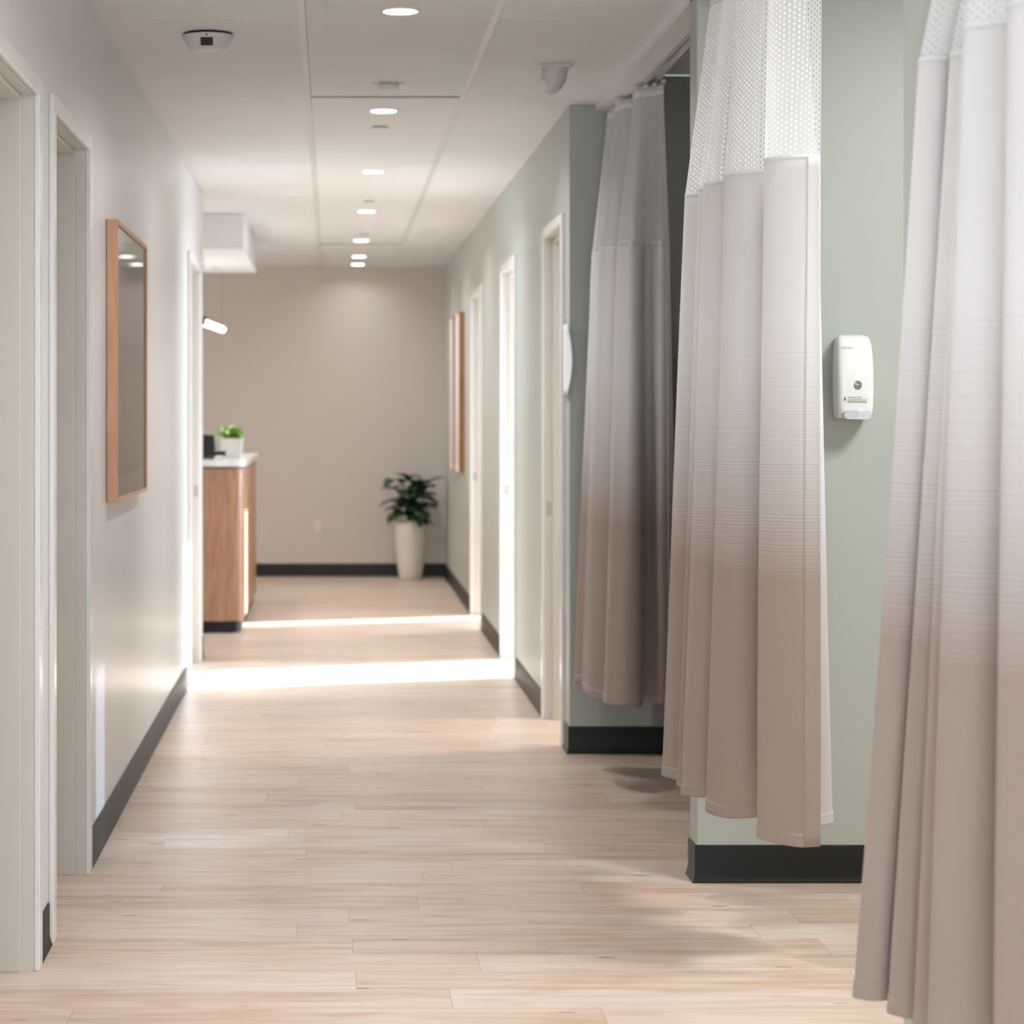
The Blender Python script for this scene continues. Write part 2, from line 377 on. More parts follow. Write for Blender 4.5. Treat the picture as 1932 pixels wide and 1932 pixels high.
# baseboards, cove profile swept along a path with the room on the left of travel
PROF = [(0, 0), (.012, 0), (.0118, .004), (.009, .009), (.007, .018), (.005, .028), (.005, .106), (.003, .110), (0, .111)]
def baseboard(name, paths):
    mb = MB()
    for path in paths:
        P = [Vector(p) for p in path]; n = len(P); ring = []
        for i, p in enumerate(P):
            ns = []
            if i > 0: d = (P[i]-P[i-1]).normalized(); ns.append(Vector((-d.y, d.x)))
            if i < n-1: d = (P[i+1]-P[i]).normalized(); ns.append(Vector((-d.y, d.x)))
            nn = sum(ns, Vector((0, 0)))
            nn = nn/(nn.dot(ns[0]))
            ring += [(p.x+nn.x*o, p.y+nn.y*o, z) for o, z in PROF]
        k = len(PROF)
        fs = [(i*k+j, (i+1)*k+j, (i+1)*k+(j+1) % k, i*k+(j+1) % k) for i in range(n-1) for j in range(k)]
        fs += [tuple(range(k)), tuple((n-1)*k+j for j in range(k))[::-1]]
        mb.add(ring, fs)
    return struct(mb.build(name, M['rubber'], smooth=30))
cs = .078
baseboard('baseboard_left', [[(XL, b), (XL, a)] for a, b in ((4.41, 4.90-cs), (5.76+cs, 6.12-cs), (6.97+cs, 11.95-cs), (12.93+cs, 13.3))])
baseboard('baseboard_right', [[(XR, a), (XR, b)] for a, b in ((10.52+cs, 12.22-cs), (13.12+cs, 14.95-cs), (15.96+cs, YE))])
baseboard('baseboard_end', [[(XR, YE), (-4.9, YE)]])
baseboard('baseboard_far_bay', [[(3.9, 9.45), (XR, 9.45), (XR, 9.70-cs)]])
baseboard('baseboard_middle_bay', [[(3.9, 6.85), (1.07, 6.85), (1.07, 6.97), (3.9, 6.97)]])
baseboard('baseboard_near_bay', [[(3.9, 4.25), (1.07, 4.25), (1.07, 4.37), (3.9, 4.37)]])

# ------------------------------------------------------------ doors
ZH = 2.165
def door(n, X, side, y0, y1, leaf=None, swing=0):
    """side=+1: corridor lies at +x of the wall face X"""
    def bx(mb, d0, d1, a, b, z0, z1):          # d measured out of the wall into the corridor
        xa, xb = X+side*d0, X+side*d1
        mb.box(min(xa, xb), max(xa, xb), a, b, z0, z1)
    e = empty('door_%d' % n, (X, (y0+y1)/2, 0)); struct(e)
    cw = .062; cz = ZH+.045
    m = MB(); bx(m, 0, .014, y0-cw, y0, 0, cz); bx(m, 0, .014, y1, y1+cw, 0, cz); bx(m, 0, .014, y0, y1, ZH, cz)
    m.build('casing', M['trim'], e, bevel=.003)
    m = MB(); bx(m, -T-.03, 0, y0-.02, y0, 0, ZH+.02); bx(m, -T-.03, 0, y1, y1+.02, 0, ZH+.02); bx(m, -T-.03, 0, y0, y1, ZH, ZH+.02)
    m.build('jamb', M['jamb'], e)
    m = MB(); bx(m, -.0945, -.032, y0, y0+.013, 0, ZH); bx(m, -.0945, -.032, y1-.013, y1, 0, ZH); bx(m, -.0945, -.032, y0+.013, y1-.013, ZH-.013, ZH)
    m.build('stop', M['jamb'], e, bevel=.002)
    if leaf == 'closed':
        m = MB(); bx(m, -.1, -.0945, y1-.012, y1, 0, ZH); m.build('door_seal', M['dark'], e)  # dark strip painted in for the shade of the gap at the leaf
        m = MB(); bx(m, -.144, -.100, y0+.004, y1-.010, .008, ZH-.004); lf = m.build('door_leaf', M['jamb'], e, bevel=.002)
        m = MB(); xh = X-side*.100
        m.tube([(xh, y0+.09, .95), (xh+side*.03, y0+.09, .95)], .012, 12).tube([(xh+side*.03, y0+.08, .95), (xh+side*.03, y0+.19, .95)], .009, 12)
        m.build('handle', M['chrome'], lf)
    if leaf == 'open':
        m = MB(); bx(m, -.155-(y1-y0), -.155, y0+.01, y0+.05, .008, ZH-.004); lf = m.build('door_leaf', M['jamb'], e, bevel=.002)
    if leaf != 'closed':
        m = MB(); bx(m, -.029, -.006, y1-.0015, y1+.001, .92, .98); m.build('strike_plate', M['chrome'], e)
    return e
door(1, XL, 1, *LO[0], leaf='closed'); door(2, XL, 1, *LO[1], leaf='closed'); door(3, XL, 1, *LO[2])
door(4, XR, -1, *RO[0], leaf='open'); door(5, XR, -1, *RO[1], leaf='open'); door(6, XR, -1, *RO[2], leaf='open')

# ------------------------------------------------------------ curtains
def cr(P, n):
    """smooth path through P (tuples), n samples per segment"""
    out = []
    Q = [tuple(2*a-b for a, b in zip(P[0], P[1]))]+list(P)+[tuple(2*a-b for a, b in zip(P[-1], P[-2]))]
    for i in range(1, len(Q)-2):
        for k in range(n):
            t = k/n; r = []
            for a, b, c, d in zip(Q[i-1], Q[i], Q[i+1], Q[i+2]):
                r.append(.5*((2*b)+(c-a)*t+(2*a-5*b+4*c-d)*t*t+(3*b-a-3*c+d)*t**3))
            out.append(tuple(r))
    out.append(tuple(P[-1])); return out
ZHEM, ZSEAM, ZTOP = .33, 2.005, 2.56
def cloth(name, rows, zs, us, mat, parent, thick=0, back=None, hemdrop=None):
    n = len(us); vs = []; fs = []
    for j, z in enumerate(zs):
        for i in range(n): vs.append((rows[j][i][0], rows[j][i][1], z+(hemdrop(us[i], z) if hemdrop else 0)))
    for j in range(len(zs)-1):
        for i in range(n-1): fs.append((j*n+i, j*n+i+1, (j+1)*n+i+1, (j+1)*n+i))
    me = bpy.data.meshes.new(name); me.from_pydata(vs, [], fs)
    uvl = me.uv_layers.new(name='UVMap')
    for p in me.polygons:
        p.use_smooth = True
        for li in p.loop_indices:
            vi = me.loops[li].vertex_index; uvl.data[li].uv = (us[vi % n], zs[vi//n])
    me.materials.append(mat)
    o = bpy.data.objects.new(name, me); C.objects.link(o); o.parent = parent
    o.matrix_parent_inverse = Matrix.Translation(-Vector(parent.location))
    if thick:
        s = o.modifiers.new('thickness', 'SOLIDIFY'); s.thickness = thick; s.offset = 0
        if back: me.materials.append(back); s.material_offset = 1; s.material_offset_rim = 0
    return o
def curtain(loc, lab, keys, group, seed=0, flip=False, fold=(0, 0)):
    """keys: (x hem, y hem, x top, y top) from the near edge of the cloth to its far edge"""
    rnd = random.Random(seed); e = thing('privacy_curtain', loc, lab, 'curtain', group)
    P = cr(keys, 14)
    us = [0]
    for i in range(1, len(P)): us.append(us[-1]+math.hypot(P[i][0]-P[i-1][0], P[i][1]-P[i-1][1]))
    L = us[-1]
    ph = [rnd.uniform(0, 6.28) for _ in range(6)]
    def at(i, z):
        if z < ZSEAM: t = .5*(z-ZHEM)/(ZSEAM-ZHEM)
        else: t = .5+.5*(z-ZSEAM)/(ZTOP-ZSEAM)
        xb, yb, xt, yt = P[i]
        x = xb+(xt-xb)*t; y = yb+(yt-yb)*t
        h = (z-ZHEM)
        wv = .006*math.sin(us[i]*17+ph[0]+h*1.1)+.003*math.sin(us[i]*41+ph[1]-h*2.0)+.004*math.sin(h*2.3+ph[2]+us[i]*3)
        return (x+wv*.7, y+wv)
    def rows(zs): return [[at(i, z) for i in range(len(P))] for z in zs]
    hd = lambda u, z: (.006*math.sin(u*9+ph[3])+.004*math.sin(u*23+ph[4]))*max(0, 1-(z-ZHEM)/.4)
    zs = [ZHEM+(ZSEAM-ZHEM)*j/60 for j in range(61)]
    fb, ft = (M['ombre'], M['ombre_back']) if flip else (M['ombre_back'], M['ombre'])
    pan = cloth('fabric_panel', rows(zs), zs, us, fb, e, .0016, ft, hd)
    zs = [ZHEM+.0, ZHEM+.004, ZHEM+.012, ZHEM+.024, ZHEM+.032]     # turned hem band
    zs2 = [ZSEAM-.002+(ZTOP-ZSEAM+.002)*j/24 for j in range(25)]
    cloth('mesh_header', rows(zs2), zs2, us, M['net'], e)
    zs3 = [ZTOP-.012, ZTOP, ZTOP+.026]
    cloth('heading_tape', rows(zs3), zs3, us, M['webbing'], e, .003)
    # stitched lower hem and edge hem drawn as real doubled cloth
    off = .0012 if not flip else -.0012
    hem = cloth('hem', [[(p[0], p[1]) for p in r] for r in rows(zs)], zs, us, fb, pan, .0042, ft, hd)
    hem.matrix_parent_inverse = Matrix()
    hem.matrix_parent_inverse = Matrix.Translation(Vector((0, 0, 0)))
    for i0, i1 in ((0, 2+sum(1 for u in us if u < .033)),):
        idx = list(range(i0, i1)); zz = [ZHEM+(ZSEAM-ZHEM)*j/60 for j in range(61)]
        r = [[at(i, z) for i in idx] for z in zz]
        ed = cloth('edge_hem', r, zz, [us[i] for i in idx], fb, pan, .0045, ft, hd)
        ed.matrix_parent_inverse = Matrix()
    # seam tape between net and cloth
    zs4 = [ZSEAM-.006, ZSEAM+.004]
    cloth('seam_tape', rows(zs4), zs4, us, M['webbing'], e, .003)
    k = 0; step = L/9
    for q in range(10):
        i = min(range(len(us)), key=lambda i: abs(us[i]-q*step)); x, y = at(i, ZTOP+.02)
        m = MB().box(x-.009, x+.009, y-.003, y+.003, ZTOP+.02, ZTOP+.034).box(x-.002, x+.002, y-.002, y+.002, ZTOP+.034, ZTOP+.0355)
        m.build('carrier', M['whiteplastic'], e)
    return e
# middle curtain, in focus
K2 = [(1.184, 5.67, 1.200, 5.70), (1.130, 5.68, 1.165, 5.71), (1.080, 5.72, 1.100, 5.745), (1.062, 5.79, 1.085, 5.80), (1.150, 5.855, 1.150, 5.84), (1.262, 5.90, 1.195, 5.90), (1.255, 5.99, 1.19, 5.97),
      (1.180, 6.10, 1.17, 6.03), (1.095, 6.06, 1.12, 6.02), (1.030, 6.10, 1.085, 6.05), (1.000, 6.19, 1.070, 6.12), (1.09, 6.27, 1.13, 6.19), (1.12, 6.32, 1.165, 6.24),
      (1.04, 6.31, 1.12, 6.27), (.985, 6.34, 1.09, 6.31), (.963, 6.42, 1.08, 6.38), (1.03, 6.48, 1.12, 6.43), (.985, 6.53, 1.11, 6.48), (.972, 6.57, 1.10, 6.52), (1.04, 6.60, 1.14, 6.57), (1.00, 6.66, 1.11, 6.62), (.946, 6.70, 1.085, 6.68), (.975, 6.74, 1.10, 6.73), (1.05, 6.77, 1.14, 6.78)]
curtain((1.15, 6.2, 0), 'white to taupe privacy curtain beside the soap dispenser, middle one of the three', K2, 'privacy curtains along the bays', 3)
K1 = [(1.262, 8.56, 1.215, 8.50), (1.20, 8.50, 1.205, 8.53), (1.145, 8.54, 1.19, 8.57), (1.105, 8.50, 1.17, 8.60), (1.115, 8.41, 1.17, 8.62), (1.095, 8.35, 1.155, 8.62), (1.04, 8.32, 1.135, 8.62), (.990, 8.36, 1.12, 8.66), (.980, 8.44, 1.125, 8.72), (1.03, 8.54, 1.16, 8.78), (1.08, 8.62, 1.18, 8.84),
      (1.03, 8.62, 1.15, 8.90), (.975, 8.66, 1.12, 8.94), (.945, 8.76, 1.10, 9.00), (.955, 8.86, 1.11, 9.07), (1.03, 8.93, 1.16, 9.13), (.985, 9.00, 1.13, 9.2), (.945, 9.09, 1.10, 9.30), (1.02, 9.17, 1.14, 9.37)]
curtain((1.15, 8.9, 0), 'farthest of the three ombre privacy curtains, hanging before the dark green wall end', K1, 'privacy curtains along the bays', 11)
K3 = [(.985, 4.185, 0, 0), (.955, 4.19, 0, 0), (.932, 4.175, 0, 0), (.945, 4.14, 0, 0), (.972, 4.125, 0, 0), (1.02, 4.15, 0, 0), (1.035, 4.12, 0, 0), (.982, 4.10, 0, 0), (.992, 4.075, 0, 0), (1.018, 4.06, 0, 0), (1.09, 4.09, 0, 0), (1.11, 4.05, 0, 0),
      (1.03, 4.00, 0, 0), (.990, 3.97, 0, 0), (1.00, 3.94, 0, 0), (1.05, 3.92, 0, 0), (1.12, 3.94, 0, 0), (1.11, 3.90, 0, 0), (1.01, 3.86, 0, 0), (.973, 3.81, 0, 0), (.985, 3.77, 0, 0), (1.06, 3.73, 0, 0), (1.15, 3.77, 0, 0), (1.20, 3.74, 0, 0),
      (1.14, 3.68, 0, 0), (1.035, 3.62, 0, 0), (1.03, 3.57, 0, 0), (1.10, 3.52, 0, 0), (1.21, 3.53, 0, 0), (1.23, 3.46, 0, 0), (1.12, 3.40, 0, 0), (1.08, 3.34, 0, 0)]
K3 = [(a, b, a+.225*max(0, 1-(4.2-b)/.62)**.8+.01, b-.04) for a, b, c_, d_ in K3]
curtain((1.15, 3.9, 0), 'nearest ombre privacy curtain, cut off by the right edge of the view', K3, 'privacy curtains along the bays', 23, flip=True)
for a, b, lab in ((7.0, 9.43, 'aluminium curtain track over the far bay, carrying the farthest curtain'), (4.4, 6.83, 'aluminium curtain track over the bay with the soap dispenser'), (1.8, 4.23, 'aluminium curtain track over the nearest bay')):
    e = thing('curtain_track', (1.17, (a+b)/2, ZTOP+.04), lab, 'curtain track', 'curtain tracks')
    z0, z1 = ZTOP+.036, ZC-.02
    m = MB().box(1.152, 1.162, a, b, z0, z1).box(1.188, 1.198, a, b, z0, z1).box(1.152, 1.198, a, b, z1, z1+.012)
    m.build('rail', M['alu'], e, bevel=.001)
    for y in (a+.25, (a+b)/2, b-.25): MB().box(1.168, 1.182, y-.01, y+.01, z1+.012, ZB).build('hanger', M['alu'], e)

# ------------------------------------------------------------ soap dispenser on the middle bay wall
def dispenser():
    yb = 6.85; cx = 1.5205; z0, z1 = 1.362, 1.607
    e = thing('soap_dispenser', (cx, yb, z0), 'white soap dispenser with a round grey sight window, mounted on the sage green wall', 'soap dispenser')
    # body: rounded sections stacked in z
    secs = []; N = 48
    def sec(z, hw, dep):
        pts = []
        for i in range(N):
            a = 2*PI*i/N; c_, s_ = math.cos(a), math.sin(a); ex = .42
            px = hw*math.copysign(abs(c_)**ex, c_); py = math.copysign(abs(s_)**.3, s_)
            y = yb-dep*(.5-.5*py) if True else 0
            pts.append((cx+px, y, z))
        return pts
    prof = [(z0+.004, .040, .058), (z0+.0, .046, .066), (z0+.010, .050, .088), (z0+.03, .0525, .094), (z0+.09, .0535, .098), (z0+.15, .0530, .094), (z0+.195, .0515, .087), (z0+.222, .049, .078), (z0+.238, .045, .064), (z0+.2445, .037, .046), (z0+.246, .022, .026)]
    vs = [];
    for z, hw, dp in prof: vs += sec(z, hw, dp)
    fs = [(j*N+i, j*N+(i+1) % N, (j+1)*N+(i+1) % N, (j+1)*N+i) for j in range(len(prof)-1) for i in range(N)]
    fs += [tuple(range(N))[::-1], tuple((len(prof)-1)*N+i for i in range(N))]
    b = MB().add(vs, fs).build('body', M['whiteplastic'], e, smooth=60)
    sb = b.modifiers.new('s', 'SUBSURF'); sb.levels = 1; sb.render_levels = 2
    MB().box(cx-.046, cx+.046, yb-.006, yb, z0+.008, z1-.012).build('back_plate', M['offplastic'], e, bevel=.003)
    # push lever
    n = 20; vs = []
    for dy, k in ((-.104, 1), (-.06, 1)):
        for i in range(n):
            a = 2*PI*i/n; c_, s_ = math.cos(a), math.sin(a)
            vs.append((cx+.001+.040*math.copysign(abs(c_)**.45, c_), yb+dy-(.006*(1-abs(c_)) if dy < -.1 else 0), z0+.012+.0135*math.copysign(abs(s_)**.6, s_)))
    fs = [(i, (i+1) % n, n+(i+1) % n, n+i) for i in range(n)]+[tuple(range(n))[::-1], tuple(n+i for i in range(n))]
    label(MB().add(vs, fs).build('push_lever', M['lavplastic'], e, bevel=.002), 'pale grey push lever')
    # sight window
    m = MB(); n = 32; yy = yb-.0985; wx, wz = cx+.003, z0+.098
    vs = [(wx+.0113*math.cos(2*PI*i/n), yy, wz+.0130*math.sin(2*PI*i/n)) for i in range(n)]+[(wx+.0113*math.cos(2*PI*i/n), yy+.006, wz+.0130*math.sin(2*PI*i/n)) for i in range(n)]
    m.add(vs, [tuple(range(n))]+[(i, (i+1) % n, n+(i+1) % n, n+i) for i in range(n)])
    sw = label(m.build('sight_window', M['window_dark'], e), 'round grey sight window')
    y3 = yy-.0008
    MB().add([(wx-.010, y3, wz+.0065), (wx-.0105, y3, wz+.0025), (wx+.004, y3, wz-.0005), (wx+.004, y3-.0006, wz+.0008)], [(0, 1, 2, 3)]).build('gauge_mark', M['paper'], sw, fix=False)  # white sliver painted as the highlight on the sight window
    def text(s, x, z, size, par, mat='graytext', y=None, sp=1.0):
        cu = bpy.data.curves.new('lettering', 'FONT'); cu.body = s; cu.size = size; cu.space_character = sp; cu.extrude = .0002
        cu.materials.append(M[mat]); o = bpy.data.objects.new('lettering', cu); C.objects.link(o)
        dg = bpy.context.evaluated_depsgraph_get(); me = bpy.data.meshes.new_from_object(o.evaluated_get(dg))
        bpy.data.objects.remove(o); o = bpy.data.objects.new('lettering', me); C.objects.link(o)
        o.location = (x-par.location.x, (y if y else yy+.0008)-par.location.y, z-par.location.z); o.rotation_euler = (PI/2, 0, 0); o.parent = par
        return o
    text('MICRELL', cx-.043, z0+.204, .0085, e, y=yb-.0865, sp=1.25)
    text('Foaming / Hand', cx-.025, z0+.061, .0062, e, y=yb-.0980)
    text('Sanitizing WASH CLUB', cx-.025, z0+.0540, .0056, e, y=yb-.0978)
    MB().box(cx-.025, cx+.031, yb-.0978, yb-.094, z0+.0495, z0+.0502).build('print_rule', M['graytext'], e)
    MB().box(cx-.0350, cx-.0328, yb-.0974, yb-.094, z0+.054, z0+.064).build('print_bar', M['dark'], e)
dispenser()

# ------------------------------------------------------------ pictures
def picture(X, side, y0, y1, z0, z1, th, wmat, art, lab, matw=.05, group=None, fw=.014, rec=.010):
    e = thing('framed_picture', (X, (y0+y1)/2, z0), lab, 'picture', group)
    def bx(mb, d0, d1, a, b, c, d):
        xa, xb = X+side*d0, X+side*d1; mb.box(min(xa, xb), max(xa, xb), a, b, c, d)
    m = MB()
    bx(m, .002, th, y0, y0+fw, z0, z1); bx(m, .002, th, y1-fw, y1, z0, z1); bx(m, .002, th, y0+fw, y1-fw, z0, z0+fw); bx(m, .002, th, y0+fw, y1-fw, z1-fw, z1)
    m.build('frame', wmat, e, bevel=.001)
    m = MB(); bx(m, .003, th-rec, y0+fw, y1-fw, z0+fw, z1-fw); m.build('mat_board', M['mat_board'], e)
    m = MB(); a = fw+matw; bx(m, th-rec, th-rec+.001, y0+a, y1-a, z0+a, z1-a); m.build('print', art, e)
    if fw < .01: return e
    k = NT('picture glazing'); k.t.nodes.remove(k.b); g = k.n('ShaderNodeBsdfGlossy', i_Roughness=.03); tr = k.n('ShaderNodeBsdfTransparent')
    fr = k.n('ShaderNodeFresnel', i_IOR=1.3); ms = k.n('ShaderNodeMixShader'); k.l(fr.outputs[0], ms.inputs[0]); k.l(tr.outputs[0], ms.inputs[1]); k.l(g.outputs[0], ms.inputs[2]); k.l(ms.outputs[0], k.out.inputs[0])
    xg = X+side*(th-rec+.003); MB().add([(xg, y0+fw, z0+fw), (xg, y1-fw, z0+fw), (xg, y1-fw, z1-fw), (xg, y0+fw, z1-fw)], [(0, 1, 2, 3) if side < 0 else (0, 1, 2, 3)]).build('glass', k.m, e, fix=False)
    return e
picture(XL, 1, 7.6, 8.82, 1.088, 2.012, .038, M['frame_wood'], M['art_land'], 'large maple framed landscape print with glass on the white left wall', .07)
picture(XR, -1, 16.9, 17.5, .95, 2.12, .042, M['frame_dark'], M['art_pale'], 'nearer of the two brown framed pictures at the far end of the green wall', .05, 'pair of framed pictures', .004, .004)
picture(XR, -1, 17.72, 18.32, .95, 2.12, .042, M['frame_dark'], M['art_pale'], 'farther of the two brown framed pictures, next to the beige end wall', .05, 'pair of framed pictures', .004, .004)

# ------------------------------------------------------------ ceiling devices
def downlight(x, y, lab, power=9, grp='round recessed ceiling lights'):
    e = thing('ceiling_light', (x, y, ZC), lab, 'ceiling light', grp)
    m = MB(); R = .062
    m.lathe([(R, ZC-.0005), (R, ZC-.004), (R-.006, ZC-.006), (.053, ZC-.004), (.053, ZC-.0005)], x, y, 40)
    m.build('trim_ring', M['trim'], e, smooth=40)
    MB().lathe([(.051, ZC-.0045), (.051, ZC-.007), (.045, ZC-.0075)], x, y, 40).build('lens', M['led'], e)
    l = bpy.data.lights.new('lamp', 'AREA'); l.shape = 'DISK'; l.size = .10; l.energy = power; l.color = (.96, .985, 1); l.spread = math.radians(150)
    o = bpy.data.objects.new('lamp', l); C.objects.link(o); o.parent = e; o.location = (0, 0, -.012)
LY = [.06, 2.45, 4.84]
for i, y in enumerate(LY): downlight(.21, y, 'lit ceiling light in the near corridor, %s' % ('closest to the glazed entrance', 'second from the glazed entrance', 'just before the first in view')[i])
labs = ['first and largest lit ceiling light at the top edge of the view', 'second lit ceiling light, just beyond the round ceiling sensor', 'third lit ceiling light along the corridor', 'fourth lit ceiling light along the corridor', 'fifth lit ceiling light, at the edge of the last ceiling panel']
for y, lb in zip((7.23, 9.6, 12.0, 14.35, 16.75), labs): downlight(.213, y, lb)
downlight(.215, 18.45, 'lit ceiling light second from the beige end wall', 6)
downlight(.217, 19.42, 'lit ceiling light closest to the beige end wall', 1.5)
# dome device, left
x, y = -.408, 7.68
e = thing('wall_strobe', (x, y, ZC), 'white round ceiling device with a small dark grille, near the left wall', 'ceiling device'); e.name = 'smoke_detector'
MB().lathe([(.080, ZC), (.082, ZC-.004), (.082, ZC-.008)], x, y, 48).build('mounting_ring', M['dark'], e, smooth=40)
MB().lathe([(.084, ZC-.008), (.084, ZC-.012), (.074, ZC-.030), (.060, ZC-.050), (.052, ZC-.056), (.02, ZC-.058)], x, y, 48).build('housing', M['offplastic'], e, smooth=40)
gy = y-.079
m = MB()
for i in range(4): m.add([(x-.017, y-.0785+.0028*i+.0, ZC-.027-.006*i), (x+.017, y-.0785+.0028*i, ZC-.027-.006*i), (x+.017, y-.0775+.0040*i+.001, ZC-.032-.006*i), (x-.017, y-.0775+.0040*i+.001, ZC-.032-.006*i)], [(0, 1, 2, 3)])
m2 = MB().add([(x-.020, y-.0785, ZC-.024), (x+.020, y-.0785, ZC-.024), (x+.020, y-.064, ZC-.049), (x-.020, y-.064, ZC-.049), (x-.020, y-.070, ZC-.020), (x+.020, y-.070, ZC-.020), (x+.020, y-.050, ZC-.047), (x-.020, y-.050, ZC-.047)],
  [(0, 1, 2, 3), (4, 7, 6, 5), (0, 4, 5, 1), (3, 2, 6, 7), (0, 3, 7, 4), (1, 5, 6, 2)])
g = label(m2.build('grille', M['dark'], e), 'dark square grille')
MB().box(x-.004, x+.004, y-.0835, y-.078, ZC-.018, ZC-.014).build('indicator', M['dark'], e)
# motion sensor, right
x, y = .80, 8.38
e = thing('motion_sensor', (x, y, ZC), 'white angled motion sensor on the ceiling beside the green wall', 'motion sensor')
MB().box(x-.058, x+.058, y-.05, y+.05, ZC-.012, ZC).build('base_plate', M['offplastic'], e, bevel=.003)
vs = []; n = 28
for r, z, dx, dy in ((.048, ZC-.012, 0, 0), (.046, ZC-.035, 0, 0), (.044, ZC-.060, -.004, -.004), (.035, ZC-.085, -.010, -.010), (.016, ZC-.105, -.016, -.012)):
    vs += [(x+dx+r*math.cos(2*PI*i/n), y+dy+r*math.sin(2*PI*i/n), z) for i in range(n)]
fs = [(j*n+i, j*n+(i+1) % n, (j+1)*n+(i+1) % n, (j+1)*n+i) for j in range(4) for i in range(n)]+[tuple(range(n))[::-1], tuple(4*n+i for i in range(n))]
MB().add(vs, fs).build('swivel_head', M['offplastic'], e, smooth=50)
m = MB().lathe([(.022, 0), (.020, .010), (.012, .016), (.003, .018)], 0, 0, 24)
lo = m.build('lens', M['whiteplastic'], e, smooth=60); lo.matrix_parent_inverse = Matrix(); lo.location = (-.038, -.022, -.072); lo.rotation_euler = (math.radians(115), 0, math.radians(-55))
# flush round sensor and sprinkler covers
e = thing('occupancy_sensor', (.215, 8.83, ZC), 'flush round ceiling sensor between the first two ceiling lights in view', 'ceiling sensor')
MB().lathe([(.062, ZC), (.062, ZC-.003), (.056, ZC-.006), (.02, ZC-.007)], .215, 8.83, 40).build('cover', M['offplastic'], e, smooth=40)
MB().box(.175, .255, 8.78, 8.86, ZC-.022, ZC-.006).build('sensor_body', M['offplastic'], e, bevel=.006)
def sprinkler(x, y, lab, z=ZC, r=.04):
    e = thing('sprinkler_cover', (x, y, z), lab, 'sprinkler cover', 'flat sprinkler covers')
    MB().lathe([(r*.7, z), (r*.7, z-.006), (r, z-.0065), (r, z-.009), (r*.3, z-.0095)], x, y, 32).build('cover_plate', M['tee'], e, smooth=40)
    MB().lathe([(r*.55, z), (r*.55, z-.0055)], x, y, 20).build('recess_cup', M['teeshadow'], e)
sprinkler(.208, 10.16, 'flat round sprinkler cover just beyond the second ceiling light')
sprinkler(.215, 13.7, 'flat round sprinkler cover between the third and fourth ceiling lights')
sprinkler(.225, 16.2, 'flat round sprinkler cover just short of the fifth ceiling light')
sprinkler(-.82, 16.45, 'small sprinkler cover under the dropped soffit above the reception desk', ZC-.22, .03)
# panel lights in the bays (out of view)
for yc, lab, pw in ((5.3, 'square lit ceiling panel in the bay with the soap dispenser', 41), (2.9, 'square lit ceiling panel in the nearest bay', 30)):
    e = thing('panel_light', (2.3, yc, ZB), lab, 'ceiling light', 'square bay ceiling lights')
    MB().box(2.0, 2.6, yc-.3, yc+.3, ZB-.012, ZB).build('frame', M['trim'], e)
    MB().box(2.02, 2.58, yc-.28, yc+.28, ZB-.014, ZB-.012).build('diffuser', emit('lit panel %g' % yc, (1, .98, .94), 5), e)
    l = bpy.data.lights.new('lamp', 'AREA'); l.shape = 'SQUARE'; l.size = .56; l.energy = pw; l.color = (.95, .98, 1)
    o = bpy.data.objects.new('lamp', l); C.objects.link(o); o.parent = e; o.location = (0, 0, -.02)

e = thing('panel_light', (2.6, 10.4, ZC), 'square lit ceiling panel in the room behind the nearest right door', 'ceiling light', 'square ceiling panels')  # unseen lamp added to brighten the door jamb
MB().box(2.3, 2.9, 10.1, 10.7, ZC-.012, ZC).build('frame', M['trim'], e)
MB().box(2.32, 2.88, 10.12, 10.68, ZC-.014, ZC-.012).build('diffuser', emit('lit room panel', (1, .98, .94), 5), e)
l = bpy.data.lights.new('lamp', 'AREA'); l.shape = 'SQUARE'; l.size = .56; l.energy = 40; l.color = (1, .98, .95)
o = bpy.data.objects.new('lamp', l); C.objects.link(o); o.parent = e; o.location = (0, 0, -.02)
# ------------------------------------------------------------ reception
def outline(xr, yf, yb, rad, xl=-2.6):
    pts = [(xl, yb), (xl, yf)]
    for i in range(13):
        a = -PI/2+(PI/2)*i/12; pts.append((xr-rad+rad*math.cos(a), yf+rad+rad*math.sin(a)))
    pts.append((xr, yb)); return pts
e = thing('reception_desk', (-1.3, 15.9, 0), 'wood grained reception desk with a rounded corner and white counter top', 'reception desk')
MB().prism(outline(-.56, 14.66, 17.2, .10), .075, 1.035).build('body', M['desk_wood'], e, smooth=30)
MB().prism(outline(-.58, 14.69, 17.18, .09), 0, .075).build('toe_kick', M['rubber'], e, smooth=30)
MB().prism(outline(-.585, 14.69, 17.17, .09), 1.035, 1.048).build('shadow_gap', M['dark'], e, smooth=30)
MB().prism(outline(-.545, 14.63, 17.24, .11), 1.048, 1.09).build('counter_top', M['quartz'], e, smooth=30)
# potted plant on the counter
def leaf(mb, base, yaw, pitch, L, W, droop=.5, mi=0):
    n = 7; P = []
    p = Vector(base); ang = pitch
    for i in range(n+1):
        t = i/n; P.append(p.copy())
        d = Vector((math.cos(yaw)*math.cos(ang), math.sin(yaw)*math.cos(ang), math.sin(ang))); p = p+d*(L/n); ang -= droop*2.4/n
    sd = Vector((-math.sin(yaw), math.cos(yaw), 0)); vs = []
    for i, q in enumerate(P):
        t = i/n; w_ = W*math.sin(PI*min(1, t*.93+.04))**.75*.5
        vs += [q-sd*w_+Vector((0, 0, w_*.25)), q, q+sd*w_+Vector((0, 0, w_*.25))]
    fs = []
    for i in range(n):
        a = i*3; fs += [(a, a+1, a+4, a+3), (a+1, a+2, a+5, a+4)]
    mb.add(vs, fs)
px, py, pz = -.655, 15.25, 1.09
e = thing('potted_plant', (px, py, pz), 'small bright green plant in white square pot on the reception counter', 'potted plant')
